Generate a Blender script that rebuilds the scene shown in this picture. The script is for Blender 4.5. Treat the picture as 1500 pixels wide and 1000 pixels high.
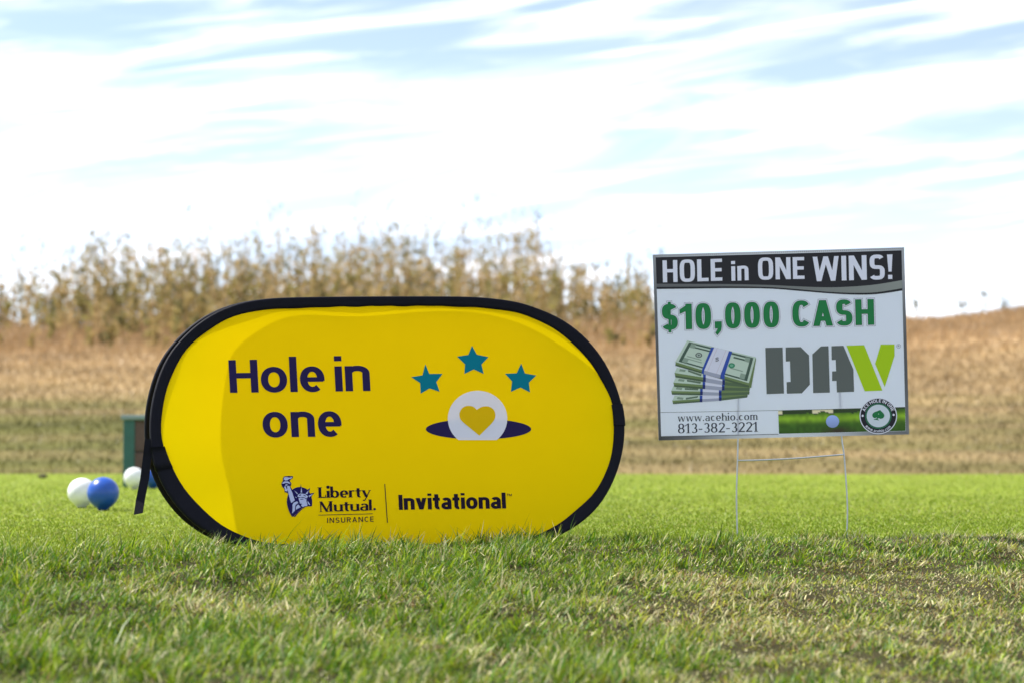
import bpy, math, random
import numpy as np
from mathutils import Vector
R = math.radians
rng = np.random.default_rng(7)
random.seed(7)
S = bpy.context.scene
for o in list(bpy.data.objects): bpy.data.objects.remove(o)

# ------------------------------------------------------------------ camera
CAM_Z, F_MM, PITCH = 0.23, 70.0, math.atan(150 / 2916.67)
cam_d = bpy.data.cameras.new('camera'); cam = bpy.data.objects.new('camera', cam_d)
S.collection.objects.link(cam); S.camera = cam
cam.location = (0, 0, CAM_Z); cam.rotation_euler = (math.pi / 2 + PITCH, 0, 0)
cam_d.lens = F_MM; cam_d.sensor_width = 36; cam_d.clip_start = 0.05; cam_d.clip_end = 3000
cam_d.dof.use_dof = True; cam_d.dof.focus_distance = 4.62; cam_d.dof.aperture_fstop = 4.3
FPX = F_MM / 36 * 1500

# ------------------------------------------------------------------ sky and sun
SUN = Vector((-0.57, 0.21, 0.78)).normalized()
SUN_EL = math.asin(SUN.z); SUN_AZ = math.atan2(SUN.x, SUN.y)
w = bpy.data.worlds.new('World'); S.world = w; w.use_nodes = True
nt = w.node_tree; nt.nodes.clear(); N = nt.nodes.new; LK = nt.links.new
out = N('ShaderNodeOutputWorld'); bg = N('ShaderNodeBackground'); LK(bg.outputs[0], out.inputs[0])
bg.inputs[1].default_value = 0.086
sky = N('ShaderNodeTexSky'); sky.sky_type = 'NISHITA'; sky.sun_disc = False
sky.sun_elevation = SUN_EL; sky.sun_rotation = SUN_AZ % (2 * math.pi); sky.dust_density = 0.1; sky.air_density = 0.7; sky.ozone_density = 3.0; sky.altitude = 100
tc = N('ShaderNodeTexCoord')
def cloud_noise(rot, scale, nscale, detail, lo, hi, dist=0.6, loc=(0, 0, 0)):
    m0 = N('ShaderNodeMapping'); m0.inputs['Rotation'].default_value = rot; LK(tc.outputs['Generated'], m0.inputs[0])
    mp = N('ShaderNodeMapping'); mp.inputs['Scale'].default_value = scale; mp.inputs['Location'].default_value = loc
    LK(m0.outputs[0], mp.inputs[0])
    nz = N('ShaderNodeTexNoise'); nz.inputs['Scale'].default_value = nscale; nz.inputs['Detail'].default_value = detail
    nz.inputs['Roughness'].default_value = 0.55; nz.inputs['Distortion'].default_value = dist
    LK(mp.outputs[0], nz.inputs['Vector'])
    mr = N('ShaderNodeMapRange'); mr.interpolation_type = 'SMOOTHSTEP'
    mr.inputs[1].default_value = lo; mr.inputs[2].default_value = hi
    LK(nz.outputs[0], mr.inputs[0]); return mr.outputs[0]
c1 = cloud_noise((0, R(9), 0), (1.3, 1.3, 9.5), 2.6, 8, 0.46, 0.84, 0.7, (0.35, 0, 0.32))
c2 = cloud_noise((0, R(7), 0), (2.0, 2.0, 24.0), 3.0, 9, 0.44, 0.74, 0.9, (0.1, 0, 0.7))
mx = N('ShaderNodeMath'); mx.operation = 'MAXIMUM'; LK(c1, mx.inputs[0])
m2 = N('ShaderNodeMath'); m2.operation = 'MULTIPLY'; m2.inputs[1].default_value = 0.6; LK(c2, m2.inputs[0]); LK(m2.outputs[0], mx.inputs[1])
ma = N('ShaderNodeMath'); ma.operation = 'MULTIPLY_ADD'; ma.inputs[1].default_value = 0.76; ma.inputs[2].default_value = 0.10; LK(mx.outputs[0], ma.inputs[0])
sx_ = N('ShaderNodeSeparateXYZ'); LK(tc.outputs['Generated'], sx_.inputs[0])   # thin cloud closes up towards the horizon
hz = N('ShaderNodeMapRange'); hz.interpolation_type = 'SMOOTHSTEP'; hz.inputs[1].default_value = 0.0; hz.inputs[2].default_value = 0.22; hz.inputs[3].default_value = 0.12; hz.inputs[4].default_value = 0.0
LK(sx_.outputs[2], hz.inputs[0]); mb = N('ShaderNodeMath'); mb.operation = 'ADD'; mb.use_clamp = True; LK(ma.outputs[0], mb.inputs[0]); LK(hz.outputs[0], mb.inputs[1])
mix = N('ShaderNodeMix'); mix.data_type = 'RGBA'; LK(mb.outputs[0], mix.inputs[0]); LK(sky.outputs[0], mix.inputs[6])
mix.inputs[7].default_value = (16.0, 15.5, 16.0, 1)
LK(mix.outputs[2], bg.inputs[0])
sd = bpy.data.lights.new('sun', 'SUN'); sd.energy = 3.8; sd.angle = R(0.53); sd.color = (1, 0.95, 0.86)
so = bpy.data.objects.new('sun', sd); S.collection.objects.link(so)
so.rotation_euler = SUN.to_track_quat('Z', 'Y').to_euler(); so.location = SUN * 60
S.view_settings.view_transform = 'Standard'; S.view_settings.look = 'None'
S.view_settings.exposure = 1.16; S.view_settings.gamma = 1
S.cycles.use_denoising = True; S.cycles.max_bounces = 8; S.cycles.transparent_max_bounces = 8

# ------------------------------------------------------------------ helpers
cp, sp = math.cos(PITCH), math.sin(PITCH)
C0 = np.array([0, 0, CAM_Z])
def rays(pts):
    p = np.asarray(pts, float).reshape(-1, 2)
    x = (p[:, 0] - 750) / FPX; y = (500 - p[:, 1]) / FPX
    return np.stack([x, cp - y * sp, sp + y * cp], 1)
def at_depth(px, py, y): d = rays([(px, py)])[0]; return C0 + d * (y / d[1])
def on_plane(pts, P, n):
    d = rays(pts); n = np.asarray(n); t = ((np.asarray(P) - C0) @ n) / (d @ n)
    return C0 + d * t[:, None]

def lin(c):
    c = np.asarray(c, float) / 255.0
    return np.where(c <= 0.04045, c / 12.92, ((c + 0.055) / 1.055) ** 2.4)

def new_mat(name):
    m = bpy.data.materials.new(name); m.use_nodes = True; t = m.node_tree; t.nodes.clear()
    o = t.nodes.new('ShaderNodeOutputMaterial'); return m, t, o
def principled(name, col, rough=0.5, metal=0.0, spec=0.5, noise=0.0, nscale=30.0, bump=0.0, bscale=200.0, attr=None, transl=0.0, tcol=None):
    m, t, o = new_mat(name); b = t.nodes.new('ShaderNodeBsdfPrincipled')
    b.inputs['Roughness'].default_value = rough; b.inputs['Metallic'].default_value = metal
    b.inputs['Specular IOR Level'].default_value = spec
    src = None
    if attr:
        a = t.nodes.new('ShaderNodeAttribute'); a.attribute_name = attr; src = a.outputs['Color']
    else:
        c = t.nodes.new('ShaderNodeRGB'); c.outputs[0].default_value = (*col, 1); src = c.outputs[0]
    tex = t.nodes.new('ShaderNodeTexCoord')
    if noise > 0:
        nz = t.nodes.new('ShaderNodeTexNoise'); nz.inputs['Scale'].default_value = nscale; nz.inputs['Detail'].default_value = 5
        t.links.new(tex.outputs['Object'], nz.inputs['Vector'])
        mr = t.nodes.new('ShaderNodeMapRange'); mr.inputs[1].default_value = 0.25; mr.inputs[2].default_value = 0.75
        mr.inputs[3].default_value = 1 - noise; mr.inputs[4].default_value = 1 + noise
        t.links.new(nz.outputs[0], mr.inputs[0])
        vm = t.nodes.new('ShaderNodeVectorMath'); vm.operation = 'SCALE'
        t.links.new(src, vm.inputs[0]); t.links.new(mr.outputs[0], vm.inputs['Scale']); src = vm.outputs[0]
    t.links.new(src, b.inputs['Base Color'])
    if bump > 0:
        n2 = t.nodes.new('ShaderNodeTexNoise'); n2.inputs['Scale'].default_value = bscale; n2.inputs['Detail'].default_value = 4
        t.links.new(tex.outputs['Object'], n2.inputs['Vector'])
        bp = t.nodes.new('ShaderNodeBump'); bp.inputs['Strength'].default_value = bump; bp.inputs['Distance'].default_value = 0.01
        t.links.new(n2.outputs[0], bp.inputs['Height']); t.links.new(bp.outputs[0], b.inputs['Normal'])
    last = b.outputs[0]
    if transl > 0:
        tr = t.nodes.new('ShaderNodeBsdfTranslucent')
        if tcol is None: t.links.new(src, tr.inputs[0])
        else: tr.inputs[0].default_value = (*tcol, 1)
        ms = t.nodes.new('ShaderNodeMixShader'); ms.inputs[0].default_value = transl
        t.links.new(last, ms.inputs[1]); t.links.new(tr.outputs[0], ms.inputs[2]); last = ms.outputs[0]
    t.links.new(last, o.inputs[0]); return m

def link(name, me, mat, parent=None):
    o = bpy.data.objects.new(name, me); S.collection.objects.link(o)
    if mat is not None and not me.materials: me.materials.append(mat)
    if parent is not None: o.parent = parent
    return o
def tag(o, label=None, cat=None, group=None, kind=None):
    if label: o['label'] = label
    if cat: o['category'] = cat
    if group: o['group'] = group
    if kind: o['kind'] = kind
    return o
def thing(name, loc, label, cat, group=None):
    e = bpy.data.objects.new(name, None); S.collection.objects.link(e); e.location = loc; e.empty_display_size = 0.05
    return tag(e, label, cat, group)
def mesh(name, v, f, smooth=False, col=None):
    me = bpy.data.meshes.new(name); me.from_pydata([tuple(map(float, p)) for p in v], [], [tuple(map(int, q)) for q in f])
    if col is not None: setcol(me, np.asarray(col, float))
    if smooth: me.polygons.foreach_set('use_smooth', [True] * len(me.polygons))
    me.update(); return me
def setcol(me, col):
    a = me.color_attributes.new('Col', 'FLOAT_COLOR', 'POINT')
    c4 = np.ones((len(me.vertices), 4), np.float32); c4[:, :3] = col
    a.data.foreach_set('color', c4.ravel())
def tri_mesh(name, v, tris, col=None, smooth=True):
    """fast triangle mesh from numpy arrays"""
    me = bpy.data.meshes.new(name); nv, nf = len(v), len(tris)
    me.vertices.add(nv); me.vertices.foreach_set('co', np.asarray(v, np.float32).ravel())
    me.loops.add(nf * 3); me.loops.foreach_set('vertex_index', np.asarray(tris, np.int32).ravel())
    me.polygons.add(nf); me.polygons.foreach_set('loop_start', np.arange(0, nf * 3, 3, dtype=np.int32))
    try: me.polygons.foreach_set('loop_total', np.full(nf, 3, np.int32))
    except Exception: pass
    me.update(calc_edges=True)
    if col is not None: setcol(me, col)
    if smooth: me.polygons.foreach_set('use_smooth', np.ones(nf, bool))
    me.validate(); return me
def tube(pts, r, seg=8, cap=True):
    pts = np.asarray(pts, float); n = len(pts); rr = np.broadcast_to(r, n); v = []; f = []
    for i in range(n):
        t = pts[min(i + 1, n - 1)] - pts[max(i - 1, 0)]; t = t / np.linalg.norm(t)
        a = np.cross(t, (0.3, 1, 0.1)); a /= np.linalg.norm(a); b = np.cross(t, a)
        for k in range(seg):
            th = 2 * math.pi * k / seg; v.append(pts[i] + rr[i] * (a * math.cos(th) + b * math.sin(th)))
    for i in range(n - 1):
        for k in range(seg):
            f.append((i * seg + k, i * seg + (k + 1) % seg, (i + 1) * seg + (k + 1) % seg, (i + 1) * seg + k))
    if cap: f.append(tuple(range(seg))); f.append(tuple(range((n - 1) * seg, n * seg)))
    return v, f
def box(x0, x1, y0, y1, z0, z1):
    v = [(x, y, z) for z in (z0, z1) for y in (y0, y1) for x in (x0, x1)]
    return v, [(0, 2, 3, 1), (4, 5, 7, 6), (0, 1, 5, 4), (2, 6, 7, 3), (0, 4, 6, 2), (1, 3, 7, 5)]
def bevel(o, wd=0.004, seg=2):
    m = o.modifiers.new('bevel', 'BEVEL'); m.width = wd; m.segments = seg; m.limit_method = 'ANGLE'; return o

_G = rng.random((256, 256))
def vnoise(x, y):
    x = np.asarray(x, float); y = np.asarray(y, float)
    xi = np.floor(x).astype(int); yi = np.floor(y).astype(int); fx = x - xi; fy = y - yi
    fx = fx * fx * (3 - 2 * fx); fy = fy * fy * (3 - 2 * fy); g = lambda a, b: _G[a % 256, b % 256]
    return (g(xi, yi) * (1 - fx) + g(xi + 1, yi) * fx) * (1 - fy) + (g(xi, yi + 1) * (1 - fx) + g(xi + 1, yi + 1) * fx) * fy
def fbm(x, y, o=4):
    s = 0; a = 0.5; t = 0
    for i in range(o): s = s + a * vnoise(np.asarray(x) * 2 ** i + 17 * i, np.asarray(y) * 2 ** i + 31 * i); t += a; a *= 0.5
    return s / t
def sstep(a, b, x): t = np.clip((np.asarray(x, float) - a) / (b - a), 0, 1); return t * t * (3 - 2 * t)

# ------------------------------------------------------------------ terrain
def tee_edge(x): return 4.40 + 0.36 * np.clip(np.asarray(x, float) + 0.28, -4, 4) + 0.05 * (vnoise(np.asarray(x) * 2.1 + 40, np.asarray(x) * 0 + 3) - 0.5)
def tee_far(x): return 15.6 - 0.03 * np.clip(x, -8, 8) + 0.25 * (vnoise(np.asarray(x) * 0.5, np.asarray(x) * 0 + 9) - 0.5)
def crest_z(x): return np.interp(x, [-40, -10, -4, 2, 6, 8.1, 10.3, 16, 40], [2.0, 2.35, 2.45, 2.45, 2.4, 2.62, 2.88, 3.4, 3.7])
def ground_z(x, y):
    x = np.asarray(x, float); y = np.asarray(y, float)
    e = tee_edge(x); z = -0.088 * np.clip(e - y, 0, None) * sstep(-0.02, 0.5, e - y)
    z = np.maximum(z, -1.4 - 0.02 * np.clip(-y, 0, 30))
    z += 0.035 * (fbm(x * 1.7, y * 1.7, 3) - 0.5) * sstep(0.0, 0.6, e - y)
    z += (0.034 * (fbm(x * 6.5 + 2, y * 6.0, 3) - 0.5) + 0.010) * sstep(0.0, 0.25, e - y)
    t = np.clip((y - tee_far(x)) / 24.5, 0, None)
    prof = np.interp(t, [0, 0.015, 0.06, 0.3, 0.55, 0.62, 0.8, 1.0, 1.12, 1.6, 2.6, 30], [0, -0.03, 0.02, 0.27, 0.56, 0.66, 0.86, 1.0, 1.0, 0.6, 0, -0.4])
    z += prof * crest_z(x) + 0.10 * (fbm(x * 0.45, y * 0.45, 3) - 0.5) * sstep(16, 22, y)
    return z
def hill_col(x, y):
    n1 = fbm(x * 0.30 + 5, y * 0.9, 4); n2 = fbm(x * 0.55, y * 2.6 + 50, 4); n3 = fbm(x * 0.16 + 9, y * 1.9 + 20, 3)
    low = 1 - sstep(20.5, 26.5, y + 3.0 * (n1 - 0.5))
    green = np.clip(low * (1 - 0.36 * sstep(-4.0, 3.5, x + 2 * (n1 - .5))) + 1.1 * (n3 - 0.60), 0, 1)
    tan = np.array([0.310, 0.220, 0.108]); grn = np.array([0.115, 0.112, 0.028]); rust = np.array([0.390, 0.262, 0.140])
    c = tan + (grn - tan) * green[..., None]
    r = sstep(26, 33, y) * 0.8; c = c + (rust - c) * (r * (0.4 + 0.6 * n1))[..., None]
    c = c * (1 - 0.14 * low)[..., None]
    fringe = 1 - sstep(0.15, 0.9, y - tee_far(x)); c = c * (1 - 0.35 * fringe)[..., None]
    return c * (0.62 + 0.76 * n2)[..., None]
xs = np.unique(np.concatenate([np.linspace(-2.2, 2.2, 111), np.linspace(-3, 3, 61), np.linspace(-14, 14, 71), np.linspace(-60, 60, 49), np.linspace(-900, 900, 31)]).round(3))
ys = np.unique(np.concatenate([np.linspace(2.2, 5.6, 86), np.linspace(1, 6, 41), np.linspace(6, 16, 51), np.linspace(15, 17, 21), np.linspace(17, 50, 90), np.linspace(50, 100, 26), np.linspace(-60, 1, 21), np.linspace(100, 1500, 30)]).round(3))
GX, GY = np.meshgrid(xs, ys); GZ = ground_z(GX, GY)
nx_, ny_ = len(xs), len(ys)
gv = np.stack([GX.ravel(), GY.ravel(), GZ.ravel()], 1)
ii = (np.arange(ny_ - 1)[:, None] * nx_ + np.arange(nx_ - 1)[None]).ravel()
gt = np.concatenate([np.stack([ii, ii + 1, ii + nx_ + 1], 1), np.stack([ii, ii + nx_ + 1, ii + nx_], 1)])
teec = np.array([0.175, 0.225, 0.022]); soil = np.array([0.040, 0.036, 0.015])
fx, fy = gv[:, 0], gv[:, 1]
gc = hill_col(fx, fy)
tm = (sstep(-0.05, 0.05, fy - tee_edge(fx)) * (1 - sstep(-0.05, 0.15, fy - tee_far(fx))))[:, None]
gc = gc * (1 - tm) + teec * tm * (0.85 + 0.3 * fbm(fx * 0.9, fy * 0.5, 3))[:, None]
rm = (1 - sstep(-0.05, 0.05, fy - tee_edge(fx)))[:, None]; gc = gc * (1 - rm) + soil * rm
MG = principled('ground_cover', (0, 0, 0), 0.95, spec=0.1, noise=0.16, nscale=5, bump=0.35, bscale=40, attr='Col')
ground = link('ground', tri_mesh('ground', gv, gt, gc), MG); tag(ground, kind='structure')

# ------------------------------------------------------------------ grass
def blades(x, y, h, wd, lean, az, bend, rows=3):
    """curved tapering blades; rows cross-sections then a tip"""
    n = len(x); z = ground_z(x, y) - 0.001
    th = rng.uniform(0, 2 * math.pi, n)
    ax = np.stack([np.cos(th), np.sin(th), np.zeros(n)], 1)
    d = np.stack([np.cos(az), np.sin(az), np.zeros(n)], 1); V = []
    for k in range(rows + 1):
        t = k / rows; a = lean + bend * t
        s = t if k == 0 else t
        # integrate a bending stem
        if k == 0: p = np.stack([x, y, z], 1)
        else: p = p + (d * np.sin(a)[:, None] + np.array([0, 0, 1.0]) * np.cos(a)[:, None]) * (h / rows)[:, None]
        if k < rows:
            wk = (wd * (0.75 + 0.35 * math.sin(math.pi * (0.2 + t * 0.6))) * (1 - 0.55 * t * t))[:, None] * 0.5
            V += [p - ax * wk, p + ax * wk]
        else: V.append(p)
    m = rows * 2 + 1; v = np.stack(V, 1).reshape(-1, 3); b = (np.arange(n) * m)[:, None]; T = []
    for k in range(rows - 1):
        T += [b + np.array([[2 * k, 2 * k + 1, 2 * k + 3]]), b + np.array([[2 * k, 2 * k + 3, 2 * k + 2]])]
    T.append(b + np.array([[2 * rows - 2, 2 * rows - 1, 2 * rows]]))
    return v, np.concatenate(T), m
def scatter(n, y0, y1, half, mn=None):
    y = np.sqrt(rng.uniform(y0 ** 2, y1 ** 2, n)); x = rng.uniform(-1, 1, n) * half(y); return x, y
MGR = principled('grass_blade', (0, 0, 0), 0.46, spec=0.26, attr='Col', transl=0.32)
def pick(n, probs, cols):
    k = (rng.random((n, 1)) > np.cumsum(probs, 1)).sum(1).clip(0, len(cols) - 1)
    return np.asarray(cols)[k] * rng.uniform(0.75, 1.3, (n, 1))
# the rough on the bank in front
n = 430000
x, y = scatter(n, 2.25, 5.9, lambda q: 0.31 * q + 0.30)
keep = y < tee_edge(x) + rng.normal(0, 0.02, n); x, y = x[keep], y[keep]; n = len(x)
ew = np.clip(tee_edge(x) - y, 0, None); lush = 1 - sstep(-0.15, 0.55, x + 0.3 * (fbm(x * 1.1, y * 1.1 + 7, 2) - .5))
patch = 1.25 * fbm(x * 2.3 + 3, y * 2.0, 3) - 0.12 + 0.95 * (fbm(x * 7 + 1, y * 6, 3) - 0.5)
dry = sstep(0.40, 0.92, patch + 0.06 * (1 - lush) + 0.10 * sstep(0.45, 0.9, ew) - 0.16 * lush * (1 - sstep(0.2, 0.6, ew)))
dry = 0.10 + 0.72 * dry
clump = 0.5 * fbm(x * 11 + 8, y * 9, 2) + 0.5 * vnoise(x * 27, y * 22 + 9)
h = (0.010 + 0.024 * sstep(0.32, 0.72, clump)) * (1 + 0.35 * (ew < 0.12)) * rng.uniform(0.55, 1.35, n) * (0.85 + 0.40 * lush) * (1 - 0.22 * dry)
tall = rng.random(n) < 0.012 * (0.3 + lush); h[tall] *= 1.8
pr = np.stack([(1 - dry) * 0.40, (1 - dry) * 0.36, (1 - dry) * 0.16 + dry * 0.12, (1 - dry) * 0.08 + dry * 0.42, dry * 0.32, dry * 0.14], 1)
gcol = pick(n, pr, [(0.060, 0.150, 0.006), (0.230, 0.300, 0.008), (0.150, 0.200, 0.065), (0.52, 0.45, 0.27), (0.34, 0.33, 0.04), (0.24, 0.135, 0.06)]) * rng.uniform(0.5, 1.3, (n, 1)) * np.array([1.12, 1.18, 1.05])
lean = np.abs(rng.normal(0.35, 0.45, n)) + 0.8 * dry * rng.random(n)
v, t, m = blades(x, y, h, rng.uniform(0.0015, 0.0032, n), lean, 3.0 * fbm(x * 6, y * 6, 2) - 1.5 + rng.normal(0, 1.6, n), rng.uniform(0.1, 1.3, n), 2)
tag(link('rough_grass', tri_mesh('rough_grass', v, t, np.repeat(gcol, m, 0)), MGR), 'mixed green and straw rough grass on the bank before the signs', 'grass', kind='stuff')
# close-mown tee: blades thin out and stand for more of the turf as it recedes
n = 250000
x, y = scatter(n, 1 / 15.9, 1 / 4.0, lambda q: 0 * q + 1.0); y = 1 / y; x = x * (0.34 * y + 0.35)
keep = (y > tee_edge(x) - 0.02) & (y < tee_far(x)); x, y = x[keep], y[keep]; n = len(x)
pt = fbm(x * 1.1, y * 0.7, 3)
gcol = pick(n, np.stack([0.62 - 0.9 * (pt - .5), 0.26 + 0.9 * (pt - .5), np.full(n, 0.12)], 1), [(0.160, 0.235, 0.014), (0.255, 0.315, 0.028), (0.30, 0.30, 0.09)])
v, t, m = blades(x, y, rng.uniform(0.006, 0.012, n), rng.uniform(0.0018, 0.0032, n) * (y / 5), np.abs(rng.normal(0.4, 0.3, n)), rng.uniform(0, 6.28, n), rng.uniform(0.1, 0.8, n), 2)
tag(link('tee_grass', tri_mesh('tee_grass', v, t, np.repeat(gcol, m, 0)), MGR), 'close mown bright green grass of the level tee', 'grass', kind='stuff')
# dry grass on the slope behind
n = 165000
x, y = scatter(n, 15.7, 43, lambda q: 0.40 * q + 2.5)
keep = y > tee_far(x) + 0.05; x, y = x[keep], y[keep]; n = len(x)
hh = (0.035 + 0.05 * sstep(20, 28, y) + 0.44 * sstep(27, 38, y) * (0.1 + 1.5 * fbm(x * 0.9, y * 0.8, 3) ** 2) * (1 - 0.6 * sstep(5, 8, x))) * rng.uniform(0.5, 1.4, n)
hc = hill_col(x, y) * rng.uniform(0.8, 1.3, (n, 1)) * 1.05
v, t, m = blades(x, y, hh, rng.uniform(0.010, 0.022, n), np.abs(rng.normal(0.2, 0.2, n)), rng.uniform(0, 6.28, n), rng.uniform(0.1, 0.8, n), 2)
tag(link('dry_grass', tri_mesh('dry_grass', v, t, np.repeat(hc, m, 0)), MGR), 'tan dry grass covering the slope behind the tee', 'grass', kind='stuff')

# ------------------------------------------------------------------ tall weeds along the crest
MW = principled('weed_leaf', (0, 0, 0), 0.7, spec=0.2, attr='Col', transl=0.45)
WST = np.array([0.38, 0.28, 0.14]); WLF = [np.array([0.40, 0.31, 0.12]), np.array([0.31, 0.28, 0.09]), np.array([0.48, 0.36, 0.18]), np.array([0.17, 0.155, 0.06])]
def ribbon(V, Tn, Cn, p, q, w0, w1, col):
    i = len(V); a = rng.uniform(0, math.pi); ax = np.array([math.cos(a), math.sin(a), 0])
    V += [p - ax * w0, p + ax * w0, q - ax * w1, q + ax * w1]; Tn += [(i, i + 1, i + 3), (i, i + 3, i + 2)]; Cn += [col] * 4
def weed(base, H, leafy, V, Tn, Cn, LV=None, LT=None, LC=None, lmul=1.0, nb=None, spread=1.0, thick=1.0, leaf=None):
    """one upright branching weed: stem into V.., leaves and seed heads into LV.."""
    if LV is None: LV, LT, LC = V, Tn, Cn
    p = np.array(base, float); dirn = np.array([rng.normal(0, 0.07), rng.normal(0, 0.07), 1.0]); seg = 5; nodes = [p.copy()]
    for s in range(seg):
        q = p + dirn * H / seg + np.array([rng.normal(0, 0.012), rng.normal(0, 0.012), 0]) * H
        ribbon(V, Tn, Cn, p, q, thick * (0.008 * (1 - s / seg) + 0.003), thick * (0.008 * (1 - (s + 1) / seg) + 0.003), WST * rng.uniform(0.8, 1.2)); p = q; nodes.append(q.copy())
    lc = WLF[rng.integers(4)] if leaf is None else leaf
    for b in range(nb or rng.integers(5, 10)):
        t = rng.uniform(0.12, 0.98); k = min(int(t * seg), seg - 1); a = nodes[k] + (nodes[k + 1] - nodes[k]) * (t * seg - k)
        az = rng.uniform(0, 6.28); L = H * rng.uniform(0.10, 0.26) * (1.2 - 0.7 * t) * spread
        e = a + np.array([math.cos(az) * 0.55, math.sin(az) * 0.55, 0.85]) * L
        ribbon(V, Tn, Cn, a, e, 0.0035, 0.002, WST * rng.uniform(0.8, 1.2))
        for l in range(int(leafy * rng.uniform(0.5, 1.4))):
            c = a + (e - a) * rng.uniform(0.15, 1.05) + rng.normal(0, 0.018 * spread, 3); s = rng.uniform(0.012, 0.034) * lmul
            u = rng.normal(0, 1, 3); u /= np.linalg.norm(u); w_ = np.cross(u, rng.normal(0, 1, 3)); w_ /= np.linalg.norm(w_)
            i = len(LV); LV += [c - u * s, c + w_ * s * 0.5, c + u * s, c - w_ * s * 0.5]; LT += [(i, i + 1, i + 2), (i, i + 2, i + 3)]
            LC += [lc * rng.uniform(0.7, 1.35)] * 4
V, T_, C_ = [], [], []
count = 0
while count < 2600:
    yy = rng.uniform(36.5, 44.5) if rng.random() < 0.7 else rng.uniform(31.5, 37); xx = rng.uniform(-20, 5.6)
    px = 750 + xx / yy * FPX
    dens = np.interp(px, [-400, 0, 90, 130, 600, 780, 830, 960, 1010, 1100], [0.6, 0.45, 0.6, 0.95, 1, 0.9, 0.6, 0.55, 0.25, 0.1])
    cl = vnoise(xx * 1.6 + 5, yy * 0.7)
    if rng.random() > dens * (0.35 + 0.9 * cl): continue
    Hm = np.interp(px, [0, 100, 200, 350, 550, 760, 860, 950, 1050], [1.25, 1.35, 1.55, 1.45, 1.55, 1.6, 1.15, 1.05, 0.6])
    if yy < 37: Hm *= np.interp(yy, [31.5, 34, 37], [0.22, 0.45, 0.8])
    H = Hm * 1.26 * rng.uniform(0.5, 1.12) * (0.8 + 0.4 * cl)
    if rng.random() < 0.10: H *= rng.uniform(1.1, 1.35)
    weed((xx, yy, float(ground_z(xx, yy)) - 0.02), H, 13 if H < Hm * 1.1 else 7, V, T_, C_, lmul=1.45); count += 1
tag(link('tall_weeds', tri_mesh('tall_weeds', np.array(V), np.array(T_), np.array(C_), smooth=False), MW), 'thicket of tall olive and tan dry weeds along the crest of the slope', 'weeds', kind='stuff')

# ------------------------------------------------------------------ single weeds that stand against the sky
SKYLINE = [(545, 285, 'tallest lone weed stalk, rising above the thicket over the banner\'s middle'), (398, 292, 'thin weed stalk rising above the thicket over the words on the banner'),
           (797, 302, 'slim tall weed stalk above the right end of the yellow banner'), (955, 314, 'tall bent weed stalk just left of the white sign\'s top corner'),
           (75, 318, 'tall weed stalk near the left edge of the thicket'), (14, 326, 'leftmost thin weed stalk against the sky'),
           (1345, 444, 'small leafy weed on the hill crest beside the white sign\'s edge'), (1412, 437, 'second small weed on the bare crest right of the white sign'),
           (1447, 431, 'tallest of the small leafy weeds on the bare right crest'), (1474, 434, 'rightmost small weed on the bare hill crest')]
for i, (px, py, lab) in enumerate(SKYLINE):
    yy = 40.0 if px < 1200 else 40.6
    xx = (px - 750) / FPX * yy; gz = float(ground_z(xx, yy)); top = at_depth(px, py, yy)[2]; H = top - gz
    t = thing('weed_stalk', (xx, yy, gz), lab, 'weed', 'weed stalks standing against the sky')
    a, b, c, d, e, f = [], [], [], [], [], []
    big = px < 1200
    weed((0, 0, -0.03), H * (0.97 if big else 1.05), 9 if big else 11, a, b, c, d, e, f, lmul=1.4 if big else 1.3, nb=11 if big else 10, spread=1.4 if big else 2.4, thick=1.3 if big else 2.0, leaf=np.array([0.09, 0.10, 0.04]))
    link('stem', tri_mesh('stem', np.array(a), np.array(b), np.array(c), smooth=False), MW, t)
    link('leaves', tri_mesh('leaves', np.array(d), np.array(e), np.array(f), smooth=False), MW, t)

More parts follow.
